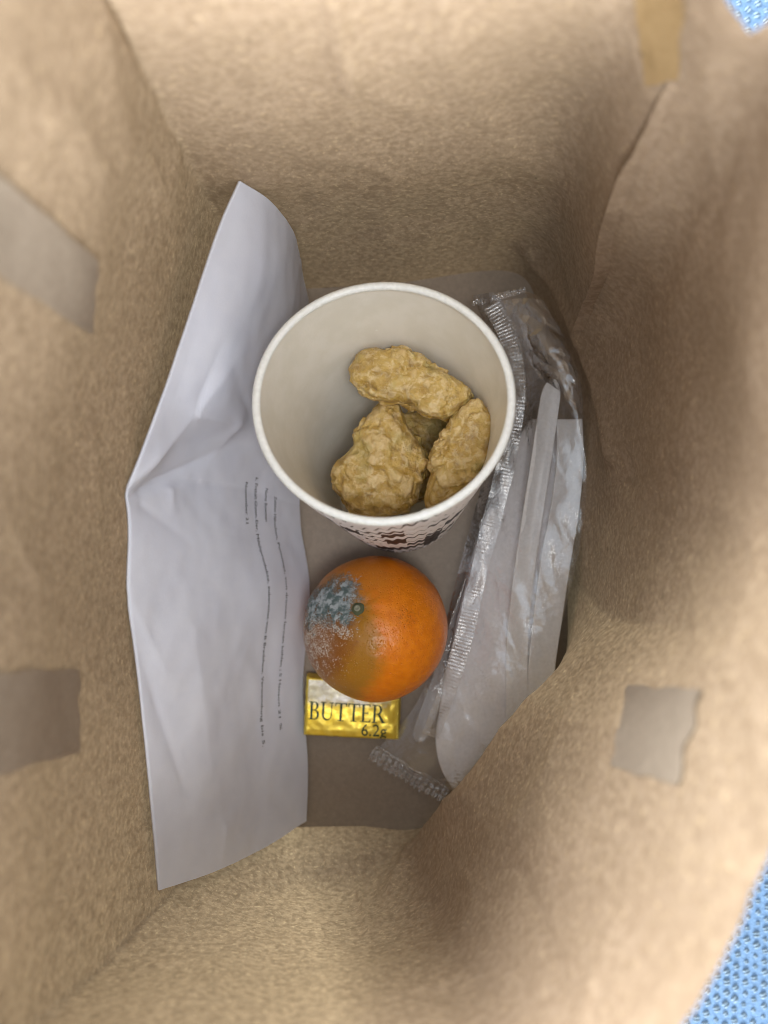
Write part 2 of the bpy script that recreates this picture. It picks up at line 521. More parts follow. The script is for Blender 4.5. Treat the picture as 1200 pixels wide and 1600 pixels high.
def build_bag():
    root = empty("paper_bag", (0, 0, 0))
    tag(root, "open brown paper carrier bag, crumpled inside, holding the cup, orange and butter", "paper bag")
    NV = [14, 16, 26, 34, 40]
    rails = []
    sharp_rows = [False, False, True, False, False, False]
    for (nm, sh, pts, th) in RAILS:
        p3 = [np.array(P(*q)) for q in pts]
        fold = nm in "SUVW"
        d, par = hermite(p3, [False, nm in "GH", fold or nm in "GH", False, False, False], NV)
        rails.append(d)
    rails = np.array(rails)                       # rail, row, xyz
    sharp = [r[1] for r in RAILS]
    NU = [26, 26, 20, 16, 20, 26, 22, 26, 22, 18, 20, 20, 40, 44, 40]
    g, parU = hermite(rails, sharp, NU, closed=True)   # (nu, nv, 3)
    nu, nv = g.shape[:2]
    nrm = grid_normals(np.concatenate([g, g[:1]]))[:nu]
    cen = np.array([0, -0.01, 0.0])
    inward = cen - g; inward[..., 2] = 0
    sgn = np.sign((nrm * inward).sum(-1, keepdims=True)); sgn[sgn == 0] = 1
    nrm = nrm * sgn
    disp = np.zeros((nu, nv))
    for i in range(nu):
        for j in range(nv):
            p = Vector(g[i, j])
            k = min(1.0, p.z / 0.03)
            a = noise.noise(p * 22 + Vector((3, 1, 7))) * 0.0022
            r = 1 - abs(noise.noise(Vector((p.x * 30, p.y * 30, p.z * 21)) + Vector((9, 4, 2)))) * 2
            r2 = 1 - abs(noise.noise(p * 75 + Vector((1, 8, 5)))) * 2
            b = max(0, r) ** 3 * 0.0009 + max(0, r2) ** 4 * 0.0002
            disp[i, j] = (a + b) * k + noise.noise(p * 140) * 0.00025 * k
    # gusset facets and long soft dents seen on the right and top walls
    pxs = g[..., 0] / (H - g[..., 2]) * F + 600
    pys = 800 - g[..., 1] / (H - g[..., 2]) * F
    for path, amp, wd in CREASES:
        best = np.full((nu, nv), 1e9)
        for (x0, y0), (x1, y1) in zip(path[:-1], path[1:]):
            dx, dy = x1 - x0, y1 - y0
            t = np.clip(((pxs - x0) * dx + (pys - y0) * dy) / (dx * dx + dy * dy), 0, 1)
            best = np.minimum(best, np.hypot(pxs - x0 - t * dx, pys - y0 - t * dy))
        disp += (1.5 if wd < 14 else 1.15) * amp * np.exp(-best / wd) * np.minimum(1, g[..., 2] / 0.02)
    g = g + nrm * disp[..., None]
    ths = np.array([r[3] for r in RAILS] + [RAILS[0][3]])
    thin = np.interp(parU, np.arange(len(RAILS) + 1), ths)
    thinv = np.repeat(thin[:, None], nv, 1)
    # double ply along the bottom-right overlap, feathered edge of torn glue
    verts = g.reshape(-1, 3)
    faces = []
    for i in range(nu):
        for j in range(nv - 1):
            a = i * nv + j; b = ((i + 1) % nu) * nv + j
            faces.append((a, b, b + 1, a + 1))
    body = mesh_obj("bag_wall", verts, faces, M_BAG, root, attrs={"thin": thinv.ravel()})
    bvh = BVHTree.FromPolygons([Vector(v) for v in verts], faces)
    # bottom panel
    rg = g[::2, 0, :]
    c = rg.mean(0)
    V = []; n = len(rg); rows = 30
    for i in range(rows):
        t = i / (rows - 1)
        for p in rg:
            q = c + (p - c) * (0.001 + 1.006 * t)
            z = 0.0004 + 0.0005 * noise.noise(Vector((q[0] * 40, q[1] * 40, 2))) * (1 - t ** 6)
            V.append((q[0], q[1], z))
    Fc = grid_faces(rows, n, close=True)
    mesh_obj("bag_bottom", V, Fc, M_FLOOR, root)
    return root, bvh


BAG, BAG_BVH = build_bag()


def on_bag(px, py, off=0.0006):
    o = Vector((0, 0, H)); d = P(px, py, 1.0) - o
    hit, nrm, idx, dist = BAG_BVH.ray_cast(o, d.normalized())
    if hit is None:
        hit = P(px, py, 0.2)
        return hit
    if nrm.dot(d) > 0: nrm = -nrm
    return hit + nrm * off


def strip_on_bag(name, quad, mat, parent, n=26, off=0.0007, wob=2.0):
    (a, b, c, d) = [np.array(q, float) for q in quad]
    V = []
    for i in range(n):
        s = i / (n - 1)
        for j in range(n):
            t = j / (n - 1)
            p = (a * (1 - t) + b * t) * (1 - s) + (d * (1 - t) + c * t) * s
            p = p + wob * np.array([noise.noise(Vector((s * 4, t * 4, p[0] * .001))), noise.noise(Vector((s * 4, t * 4, 9)))])
            V.append(on_bag(p[0], p[1], off))
    return mesh_obj(name, V, grid_faces(n, n), mat, parent)


# flat paper handles glued to the inside of the two wide walls
strip_on_bag("handle_strip", [(-60, 225), (152, 408), (140, 522), (-60, 395)], M_HANDLE_LIT, BAG, wob=8.0)
strip_on_bag("handle_strip", [(-60, 1050), (122, 1046), (121, 1176), (-60, 1225)], M_HANDLE_LIT, BAG, wob=8.0)
strip_on_bag("handle_strip", [(985, 1072), (1100, 1080), (1062, 1228), (958, 1198)], M_HANDLE_SHADED, BAG, wob=9.0)
strip_on_bag("handle_strip", [(990, -40), (1076, -40), (1062, 122), (1012, 132)], M_HANDLE_BACKLIT, BAG, wob=5.0)
# pasted side seam: the overlapping paper edge that runs up from the gusset
def seam():
    path = [(905, 514), (922, 470), (940, 425), (948, 370), (966, 310), (985, 262), (1010, 214), (1034, 150), (1060, 96)]
    pts, _ = hermite(np.array(path, float), [False] * len(path), 10)
    V = []
    for k, p in enumerate(pts):
        w = 5 + 10 * k / len(pts)
        for q, off in ((0, 0.0034 * min(1, (len(pts) - k) / 25)), (w * 0.5, 0.0016 * min(1, (len(pts) - k) / 25)), (w * 1.6, -0.0004)):
            V.append(on_bag(p[0] + q, p[1] + q * 0.3, off))
    mesh_obj("side_seam", V, grid_faces(len(pts), 3), M_BAG, BAG, attrs={"thin": [0.1] * len(V)})
seam()


# ------------------------------------------------------------------ folded white sheet
ROWS = [
    [(375, 283, 0.276), (428, 318, 0.292), (464, 378, 0.326), (482, 470, 0.368)],
    [(348, 345, 0.272), (408, 395, 0.29), (455, 455, 0.324), (479, 525, 0.37)],
    [(315, 440, 0.27), (380, 480, 0.287), (438, 530, 0.325), (477, 590, 0.371)],
    [(262, 600, 0.267), (338, 622, 0.286), (412, 645, 0.327), (474, 690, 0.372)],
    [(222, 705, 0.264), (312, 690, 0.301), (392, 700, 0.336), (470, 745, 0.373)],
    [(199, 757, 0.262), (296, 752, 0.304), (385, 765, 0.339), (468, 790, 0.374)],
    [(203, 830, 0.268), (298, 835, 0.3), (388, 835, 0.336), (471, 830, 0.3745)],
    [(200, 930, 0.271), (303, 930, 0.302), (405, 925, 0.339), (484, 915, 0.3755)],
    [(213, 1020, 0.277), (310, 1020, 0.305), (400, 1012, 0.342), (478, 1005, 0.3755)],
    [(223, 1110, 0.282), (310, 1110, 0.308), (395, 1100, 0.345), (473, 1085, 0.3755)],
    [(238, 1260, 0.288), (322, 1240, 0.315), (402, 1215, 0.348), (481, 1190, 0.3755)],
    [(249, 1391, 0.293), (330, 1364, 0.317), (405, 1329, 0.346), (479, 1283, 0.3745)],
]


def build_sheet():
    ctrl = np.array([[P(*q) for q in r] for r in ROWS])          # rows, 4, 3
    sharp = [False] * len(ROWS); sharp[5] = True
    along, ps = hermite(ctrl, sharp, 18)                          # (n,4,3)
    g, pt = hermite(along.transpose(1, 0, 2), [False] * 4, 26)    # (m,n,3)
    g = g.transpose(1, 0, 2)
    # more density not needed; add creases along the normal
    n, m = g.shape[:2]
    nr = grid_normals(g)
    if nr[n // 2, m // 2, 2] < 0: nr = -nr
    pxs = g[..., 0] / (H - g[..., 2]) * F + 600
    pys = 800 - g[..., 1] / (H - g[..., 2]) * F

    def ridge(x0, y0, x1, y1, amp, width, taper=True):
        dx, dy = x1 - x0, y1 - y0; L2 = dx * dx + dy * dy
        t = ((pxs - x0) * dx + (pys - y0) * dy) / L2
        tc = np.clip(t, 0, 1)
        dist = np.hypot(pxs - (x0 + tc * dx), pys - (y0 + tc * dy))
        h = np.exp(-dist / width)
        if taper: h = h * (0.25 + 0.75 * np.clip(1 - tc, 0, 1))
        return amp * h

    h = np.zeros((n, m))
    h += ridge(200, 757, 305, 650, 0.0042, 14)
    h += ridge(305, 650, 350, 540, -0.0030, 20)
    h += ridge(308, 648, 372, 560, 0.0022, 12)
    h -= ridge(205, 775, 370, 690, 0.0040, 15)
    h += ridge(310, 650, 370, 665, 0.0015, 10)
    h += ridge(375, 660, 330, 720, 0.0018, 12)
    h -= ridge(395, 650, 360, 560, 0.0020, 16)
    h += ridge(268, 765, 270, 800, 0.0016, 9)
    h -= ridge(225, 790, 300, 850, 0.0012, 12)
    h += ridge(200, 930, 260, 1050, 0.0016, 14)
    h -= ridge(215, 1010, 290, 1230, 0.0014, 20, False)
    h += ridge(352, 1290, 346, 1350, 0.0012, 10)
    h += ridge(300, 980, 330, 1200, 0.0010, 26, False)
    for i in range(n):
        for j in range(m):
            p = Vector(g[i, j])
            h[i, j] += 0.0007 * noise.noise(p * 48) + 0.0003 * noise.noise(p * 130 + Vector((4, 4, 1)))
    edge = np.minimum(1, np.minimum(np.arange(m)[None, :] / 6.0, (m - 1 - np.arange(m))[None, :] / 6.0))
    h = h * (0.25 + 0.75 * edge)
    g = g + nr * h[..., None]
    # left spine of the fold rolls over into the second leaf underneath
    under = g - nr * (0.0009 + 0.0030 * np.sin(np.linspace(0, 1, m) * PI))[None, :, None]
    under[:, :, 0] += 0.0002
    under[:, -1, :] = g[:, -1, :] - nr[:, -1, :] * 0.0006
    rollv = g[:, 0:1, :] - nr[:, 0:1, :] * 0.0004 + np.array([-0.0005, 0, 0.0])
    full = np.concatenate([under[:, ::-1, :], rollv, g], axis=1)
    V = full.reshape(-1, 3)
    sheet = mesh_obj("folded_sheet", V, grid_faces(n, full.shape[1]), M_PAPER)
    tag(sheet, "white folded sheet of paper with small printed lines, leaning along the left bag wall", "paper sheet")
    return sheet, g, nr, ps, pt


SHEET, SG, SN, SPS, SPT = build_sheet()


def text_geo(body, size=1.0, font_space=1.0):
    cu = bpy.data.curves.new("tmp_text", 'FONT')
    cu.body = body; cu.size = size; cu.space_character = font_space; cu.resolution_u = 2
    ob = bpy.data.objects.new("tmp_text", cu)
    COL.objects.link(ob)
    dg = bpy.context.evaluated_depsgraph_get()
    me = bpy.data.meshes.new_from_object(ob.evaluated_get(dg))
    V = np.array([v.co[:] for v in me.vertices]); Fc = [tuple(p.vertices) for p in me.polygons]
    bpy.data.objects.remove(ob); bpy.data.curves.remove(cu); bpy.data.meshes.remove(me)
    return V, Fc


def print_line(body, y0, y1, x_at, height):
    """a line of type that starts at photo height y0 and ends at y1, on sheet parameter t"""
    V, Fc = text_geo(body)
    n, m = SG.shape[:2]
    t = x_at
    j = t * (m - 1); j0 = int(j)
    colm = SG[:, j0] * (1 - (j - j0)) + SG[:, min(j0 + 1, m - 1)] * (j - j0)
    py = 800 - colm[:, 1] / (H - colm[:, 2]) * F
    i0 = np.interp(y0, py, np.arange(n)); i1 = np.interp(y1, py, np.arange(n))
    seg = np.diff(colm, axis=0); wacross = np.linalg.norm(np.diff(SG[n // 2], axis=0), axis=1).sum()
    L = V[:, 0].max()
    out = []
    for v in V:
        i = i0 + (i1 - i0) * v[0] / L
        jj = (t + v[1] * height / wacross) * (m - 1)
        a, b = int(np.clip(i, 0, n - 2)), int(np.clip(jj, 0, m - 2)); fa, fb = i - a, jj - b
        p = (SG[a, b] * (1 - fa) + SG[a + 1, b] * fa) * (1 - fb) + (SG[a, b + 1] * (1 - fa) + SG[a + 1, b + 1] * fa) * fb
        out.append(p + SN[a, b] * 0.00025)
    return mesh_obj("printed_line", out, Fc, M_INK, SHEET, smooth=False)


print_line("Zutaten Hähnchen, Pommes, von drinnen lernen kühlen ; 5 Hanson 21 %", 775, 1141, 0.83, 0.0026)
print_line("Name Bowmen", 762, 815, 0.775, 0.0026)
print_line("k. Enthält Gluten, Eier, Milchprodukte, zubereitet von B Bradshaw, Verwendung bis 5.", 745, 1167, 0.715, 0.0028)
print_line("November 21", 752, 818, 0.655, 0.0028)


# ------------------------------------------------------------------ cup
def build_cup():
    axis = Vector((-0.075, 0.262, 0.96)).normalized()
    rim_c = P(597, 621, 0.2645)
    height, r_top, r_bot = 0.108, 0.0436, 0.0300
    base = rim_c - axis * height
    xa = axis.cross(Vector((0, 1, 0))).normalized(); ya = axis.cross(xa) * -1
    root = empty("paper_cup", base)
    tag(root, "tilted white paper cup with black ripple print, holding the fried chicken pieces", "cup")

    def lathe(prof, seg=128, fn=None):
        V = []; UV = []
        for i, (r, h) in enumerate(prof):
            for k in range(seg):
                a = 2 * PI * k / seg
                rr = r + (fn(a, h) if fn else 0)
                V.append(base + axis * h + (xa * math.cos(a) + ya * math.sin(a)) * rr)
                UV.append((k / seg, h / height))
        return V, UV

    # inner wall
    prof = [(r_bot - 0.0012 + (r_top - r_bot + 0.0007) * t, 0.004 + (height - 0.005) * t) for t in np.linspace(0, 1, 40)]
    V, UV = lathe(prof); mesh_obj("inner_wall", V, grid_faces(40, 128, True, True), M_CUP_IN, root)
    # inner bottom disc
    prof = [(0.0002, 0.005), (0.015, 0.0048), (r_bot - 0.002, 0.0046), (r_bot - 0.0008, 0.0062)]
    V, UV = lathe(prof, 96); mesh_obj("cup_bottom", V, grid_faces(4, 96, True, True), M_CUP_IN, root)
    # outer ripple sleeve: embossed weave, wavy rows
    def emboss(a, h):
        u = a / (2 * PI)
        row = h / height * 8 + 0.20 * math.sin(u * 58 * 2 * PI) + u * 7
        fr = row - math.floor(row)
        return 0.0006 * math.sin(PI * fr) ** 0.7 * min(1, max(0, (0.102 - h) / 0.008))
    NR, NS = 150, 520
    prof = [(r_bot + 0.0006 + (r_top - r_bot + 0.0004) * t, 0.0 + (height - 0.002) * t) for t in np.linspace(0, 1, NR)]
    V, UV = lathe(prof, NS, emboss)
    # open the seam of the UVs by doubling the first column
    V2 = []; UV2 = []
    for i in range(NR):
        V2 += V[i * NS:(i + 1) * NS] + [V[i * NS]]
        UV2 += UV[i * NS:(i + 1) * NS] + [(1.0, UV[i * NS][1])]
    mesh_obj("ripple_sleeve", V2, grid_faces(NR, NS + 1), M_CUP_OUT, root, uvs=UV2)
    # rolled rim with the small overlap step of the side seam
    seg, rs = 160, 14
    V = []
    seam_a = None
    sp = P(671, 800, 0.253) - base
    seam_a = math.atan2(sp.dot(ya), sp.dot(xa))
    for k in range(seg):
        a = 2 * PI * k / seg
        rr = 0.00152
        da = (a - seam_a + PI) % (2 * PI) - PI
        if 0 <= da < 0.045: rr = 0.00190
        wob = 0.0004 * math.sin(2 * a + 0.5) + 0.0002 * math.sin(3 * a)
        for q in range(rs):
            b = 2 * PI * q / rs
            R = r_top + 0.0004 + wob + rr * math.cos(b)
            V.append(base + axis * (height + rr * 0.95 * math.sin(b) - 0.0008) + (xa * math.cos(a) + ya * math.sin(a)) * R)
    Fc = []
    for k in range(seg):
        for q in range(rs):
            a = k * rs + q; b = ((k + 1) % seg) * rs + q
            a2 = k * rs + (q + 1) % rs; b2 = ((k + 1) % seg) * rs + (q + 1) % rs
            Fc.append((a, b, b2, a2))
    mesh_obj("rolled_rim", V, Fc, M_RIM, root)
    return root


build_cup()


# ------------------------------------------------------------------ fried chicken pieces
def nugget(outline, depth, thick, label, seed, tilt=(0, 0)):
    pts = np.array([P(x, y, depth) for x, y in outline])
    c = np.array(P(*(np.array(outline, float).mean(0)), depth))
    rel = pts[:, :2] - c[:2]
    ang = np.arctan2(rel[:, 1], rel[:, 0]); rad = np.hypot(rel[:, 0], rel[:, 1])
    o = np.argsort(ang); ang, rad = ang[o], rad[o]
    ang = np.concatenate([ang - 2 * PI, ang, ang + 2 * PI]); rad = np.tile(rad, 3)
    bm = bmesh.new()
    bmesh.ops.create_icosphere(bm, subdivisions=6, radius=1.0)
    off = Vector((seed * 3.7, seed * 1.9, seed * 5.3))
    crust = []
    for v in bm.verts:
        d = v.co.copy()
        th = math.atan2(d.y, d.x)
        r = np.interp(th, ang, rad)
        rho = math.hypot(d.x, d.y)
        p = 2.6
        s = (abs(rho) ** p + abs(d.z) ** p) ** (-1 / p)
        x = r * rho * s * math.cos(th); y = r * rho * s * math.sin(th); z = thick * d.z * s
        z += tilt[0] * x + tilt[1] * y
        q = Vector((x, y, z))
        nrm = Vector((x, y, z * 1.5)).normalized()
        f1 = noise.noise(q * 95 + off)
        f2 = noise.fractal(q * 260 + off, 0.9, 2.1, 4, noise_basis='PERLIN_ORIGINAL')
        wq = q + Vector((noise.noise(q * 120 + off), noise.noise(q * 120 - off), noise.noise(q * 130))) * 0.0022
        dv, pv = noise.voronoi(wq * 92 + off)
        plate = noise.cell(pv[0] * 3.1) * 0.0010 + min(0.35, dv[1] - dv[0]) * 0.0030     # plates of crust with gullies between
        pl = noise.noise(q * 170 + off * 2) + 0.35 * noise.noise(q * 520 + off)
        flake = max(0, min(1, (pl - 0.10) * 9)) * 0.0009          # raised flakes of batter with a step edge
        d3 = noise.voronoi(q * 620 + off)[0]
        crumb = max(0, 0.5 - d3[0]) * 0.0010 * max(0, min(1, 0.5 + 2 * noise.noise(q * 130 + off * 3)))
        cm = noise.noise(q * 62 + off * 4) + 0.4 * noise.noise(q * 170 - off)
        cm = max(0, min(1, 0.5 + cm * 3.2))                        # 1 = crusted, 0 = smooth oily skin
        hgt = f1 * 0.0019 + f2 * (0.0003 + 0.0005 * cm) + cm * (plate + flake + crumb) + cm * 0.0005 - 0.0008
        edge_in = rho ** 4
        q += nrm * (hgt - 0.0008 * edge_in)
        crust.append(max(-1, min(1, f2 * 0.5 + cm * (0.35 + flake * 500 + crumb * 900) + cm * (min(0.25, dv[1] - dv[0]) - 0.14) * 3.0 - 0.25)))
        v.co = Vector(c) + q
    me = bpy.data.meshes.new("chicken_nugget")
    bm.to_mesh(me); bm.free()
    me.polygons.foreach_set("use_smooth", [True] * len(me.polygons))
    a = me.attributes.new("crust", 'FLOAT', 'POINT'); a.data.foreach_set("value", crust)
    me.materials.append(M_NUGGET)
    ob = bpy.data.objects.new("chicken_nugget", me)
    COL.objects.link(ob)
    tag(ob, label, "chicken nugget", "battered chicken pieces in the cup")


N1 = [(536, 574), (548, 549), (575, 543), (600, 548), (622, 545), (650, 556), (672, 570), (700, 588), (722, 603), (736, 628), (725, 650), (705, 660), (680, 652), (650, 642), (620, 634), (590, 627), (560, 610), (543, 596)]
N2 = [(588, 640), (600, 630), (625, 632), (637, 655), (650, 672), (662, 695), (671, 715), (669, 737), (655, 762), (647, 787), (641, 807), (600, 815), (560, 811), (545, 797), (524, 770), (519, 742), (530, 715), (548, 695), (560, 670), (572, 650)]
N3 = [(735, 627), (753, 632), (771, 640), (775, 665), (769, 690), (760, 720), (747, 747), (727, 767), (702, 787), (680, 802), (664, 797), (664, 770), (675, 740), (671, 715), (685, 690), (695, 665), (710, 645)]
N4 = [(625, 650), (660, 640), (700, 650), (705, 690), (690, 730), (670, 780), (640, 780), (625, 720)]
nugget(N1, .305, .0105, "long golden battered piece lying across the top of the other chicken inside the cup", 1, (0.05, -0.15))
nugget(N2, .318, .0120, "largest golden battered piece, lower left in the cup, wide with pale crust flakes", 2, (0.0, 0.0))
nugget(N3, .303, .0120, "upright golden battered piece against the right inner side of the cup", 3, (0.25, 0.0))
nugget(N4, .342, .0110, "dark shaded battered piece almost hidden in the gap between the other three", 4)


# ------------------------------------------------------------------ orange
def build_orange():
    c = P(586.5, 981, 0.3480)
    R = 0.0327
    root = empty("orange", c - Vector((0, 0, R)))
    tag(root, "ripe orange with a blue-green mould patch, resting beside the butter", "orange")
    ax = Vector((-0.235, 0.40, 0.885)).normalized()

    T = NT("orange_peel")
    geo = T.n("NewGeometry")
    pos = T.n("VectorMath", operation='SUBTRACT'); T.put(pos.inputs[0], geo.outputs["Position"]); pos.inputs[1].default_value = c
    nv = T.n("VectorMath", operation='NORMALIZE'); T.put(nv.inputs[0], pos.outputs[0]); dirv = nv.outputs[0]

    def dot(d):
        nd = T.n("VectorMath", operation='DOT_PRODUCT'); T.put(nd.inputs[0], dirv)
        nd.inputs[1].default_value = Vector(d).normalized(); return nd.outputs["Value"]

    nz = T.noise(dirv, 3.2, 4, 0.6); nz2 = T.noise(dirv, 11, 4, 0.6); nz3 = T.noise(dirv, 45, 3)
    dn = T.math('ADD', T.math('MULTIPLY', T.math('SUBTRACT', nz, 0.5), 0.30), T.math('MULTIPLY', T.math('SUBTRACT', nz2, 0.5), 0.16))
    col = T.mix(T.map(nz2, 0.3, 0.7), (0.66, 0.17, 0.004), (0.76, 0.225, 0.007))
    rot = T.map(T.math('ADD', dot((-0.80, -0.12, 0.59)), dn), 0.40, 0.66)
    col = T.mix(T.math('MULTIPLY', rot, 0.95), col, (0.33, 0.150, 0.010))
    core = T.map(T.math('ADD', dot((-0.82, 0.10, 0.57)), dn), 0.70, 0.88)
    col = T.mix(T.math('MULTIPLY', core, 0.85), col, (0.22, 0.072, 0.012))
    top = T.map(T.math('ADD', dot((-0.35, 0.80, 0.48)), dn), 0.70, 0.97)
    col = T.mix(T.math('MULTIPLY', top, 0.55), col, (0.40, 0.15, 0.014))  # shade on the upper side painted into the peel colour
    haze = T.math('MULTIPLY', T.map(T.math('ADD', dot((-0.90, 0.12, 0.42)), dn), 0.80, 0.98), T.map(nz3, 0.42, 0.60))
    col = T.mix(T.math('MULTIPLY', haze, 0.55), col, (0.50, 0.47, 0.42))
    mould = T.map(T.math('ADD', dot((-0.56, 0.47, 0.68)), T.math('MULTIPLY', dn, 0.9)), 0.885, 0.985)
    mould2 = T.map(T.math('ADD', dot((-0.83, 0.36, 0.42)), T.math('MULTIPLY', dn, 0.9)), 0.90, 0.99)
    mm = T.math('MAXIMUM', mould, mould2)
    mcol = T.mix(T.map(nz3, 0.4, 0.62), (0.035, 0.058, 0.054), (0.18, 0.22, 0.23))
    col = T.mix(T.math('MULTIPLY', mm, T.map(nz3, 0.30, 0.60, 0.35, 0.8)), col, mcol)
    scar = T.math('MULTIPLY', T.map(dot((0.42, 0.27, 0.86)), 0.984, 0.996), T.map(nz3, 0.5, 0.62))
    col = T.mix(T.math('MULTIPLY', scar, 0.5), col, (0.25, 0.07, 0.01))
    pits = T.voro(dirv, 26); pits2 = T.voro(dirv, 43)
    h = T.math('ADD', T.map(pits, 0.0, 0.32), T.math('MULTIPLY', T.map(pits2, 0.0, 0.3), 0.5))
    h = T.math('ADD', h, T.math('MULTIPLY', nz2, 0.8))
    nb = T.bump(h, 0.5, 0.0008)
    rough = T.map(mm, 0, 1, 0.34, 0.95)
    M = T.finish(T.bsdf(col, rough, normal=nb, sss=0.10, sss_rad=(0.003, 0.0012, 0.0002), spec=0.42))

    bm = bmesh.new(); bmesh.ops.create_uvsphere(bm, u_segments=180, v_segments=120, radius=1)
    rotm = ax.to_track_quat('Z', 'Y').to_matrix()
    stem_dir = ax

    def surf(d):
        k = d.dot(ax)
        r = R * (1 - 0.055 * abs(k) ** 3)
        r *= 1 - 0.040 * math.exp(-(1 - k) / 0.010)           # dimple at the stalk
        # radiating pleats near the stalk
        if k > 0.85:
            t = rotm.transposed() @ d
            r += R * 0.0045 * math.sin(math.atan2(t.y, t.x) * 9 + 0.6) * ((k - 0.85) / 0.15) * (1 - math.exp(-(1 - k) / 0.01))
        r += R * 0.010 * noise.noise(d * 1.7 + Vector((2, 2, 0))) + R * 0.0035 * noise.noise(d * 6)
        # puckered patch right of the stalk where the light catches
        w = math.exp(-((d - Vector((0.10, -0.06, 0.99))).length / 0.18) ** 2)
        r += R * 0.010 * w * noise.noise(d * 16)
        return r
    for v in bm.verts:
        d = (rotm @ v.co).normalized()
        v.co = c + d * surf(d)
    me = bpy.data.meshes.new("peel"); bm.to_mesh(me); bm.free()
    me.polygons.foreach_set("use_smooth", [True] * len(me.polygons)); me.materials.append(M)
    o = bpy.data.objects.new("peel", me); COL.objects.link(o); o.parent = root
    o.matrix_parent_inverse = Matrix.Translation(-root.location)

    # stalk button: a lobed green calyx with a pale scar in the middle
    calyx = plain("calyx", (0.075, 0.085, 0.04), 0.85); scarm = plain("stalk_scar", (0.24, 0.24, 0.17), 0.7)
    xa = ax.orthogonal().normalized(); ya = ax.cross(xa)
    b0 = c + ax * (surf(ax) + 0.0002)
    V = []; NS = 60
    prof = [(0.0029, -0.0012), (0.0030, -0.0002), (0.0025, 0.0006), (0.0018, 0.0006), (0.0010, 0.0012), (0.0002, 0.0012)]
    for (r, h2) in prof:
        for k in range(NS):
            a = 2 * PI * k / NS
            rr = r * (1 + 0.05 * math.cos(5 * a) + 0.05 * math.cos(3 * a + 1) * min(1, r / 0.003) ** 2)
            V.append(b0 + ax * h2 + (xa * math.cos(a) + ya * math.sin(a)) * rr)
    mesh_obj("stalk_calyx", V, grid_faces(len(prof), NS, True), calyx, root)
    b1 = b0 + ax * 0.0010
    V = []
    prof = [(0.0013, -0.0002), (0.0014, 0.0004), (0.0010, 0.0007), (0.0007, 0.0005), (0.0001, 0.0003)]
    for (r, h2) in prof:
        for k in range(24):
            a = 2 * PI * k / 24
            V.append(b1 + ax * h2 + (xa * math.cos(a) + ya * math.sin(a)) * r)
    mesh_obj("stalk_scar", V, grid_faces(len(prof), 24, True), scarm, root)

    # mould: tufts of short threads, blue-green in the patch, white and sparse on the soft brown skin
    T = NT("mould_threads"); n = T.noise(T.coord(), 380, 3)
    m_blue = T.finish(T.bsdf(T.mix(T.map(n, 0.38, 0.62), (0.13, 0.17, 0.165), (0.46, 0.49, 0.50)), 0.95, spec=0.1))
    m_white = plain("white_mould", (0.66, 0.60, 0.52), 0.95, spec=0.1)

    def threads(name, mat, count, gen, lmin, lmax, w):
        V = []; Fc = []
        k = 0; guard = 0
        while k < count and guard < count * 30:
            guard += 1
            d = gen()
            if d is None: continue
            p0 = c + d * (surf(d) - 0.00005)
            L = random.uniform(lmin, lmax)
            side = Vector((random.gauss(0, 1), random.gauss(0, 1), random.gauss(0, 1)))
            side = (side - d * side.dot(d)).normalized()
            wv = d.cross(side) * (w * random.uniform(0.5, 1.5))
            pts = [p0, p0 + d * (L * 0.35) + side * (L * 0.25), p0 + d * (L * 0.40) + side * (L * 0.75), p0 + d * (L * 0.12) + side * L * 1.05]
            o = len(V)
            for i, q in enumerate(pts):
                ww = wv * (1, 1, 0.8, 0.3)[i]
                V += [q - ww, q + ww, q + d * w * 0.9]
            for i in range(3):
                a = o + 3 * i
                Fc += [(a, a + 3, a + 5, a + 2), (a + 2, a + 5, a + 4, a + 1)]
            k += 1
        ob = mesh_obj(name, V, Fc, mat, root); ob["kind"] = "stuff"

    def near(centres, noise_cut):
        def g():
            cd, sp = random.choice(centres)
            d = (Vector(cd).normalized() + Vector((random.gauss(0, sp), random.gauss(0, sp), random.gauss(0, sp)))).normalized()
            if d.dot(ax) > 0.993: return None
            if noise.noise(d * 9 + Vector((5, 0, 3))) < noise_cut: return None
            return d
        return g
    threads("mould_patch", m_blue, 4200, near([((-0.54, 0.50, 0.68), 0.11), ((-0.50, 0.58, 0.65), 0.12), ((-0.66, 0.44, 0.60), 0.10), ((-0.44, 0.34, 0.82), 0.09), ((-0.80, 0.36, 0.45), 0.10)], -0.22), 0.0005, 0.0018, 0.00011)
    threads("mould_specks", m_white, 1150, near([((-0.74, 0.0, 0.66), 0.20), ((-0.74, -0.30, 0.60), 0.16), ((-0.88, 0.05, 0.44), 0.18), ((-0.42, 0.14, 0.88), 0.08)], -0.16), 0.00025, 0.0008, 0.000085)


build_orange()


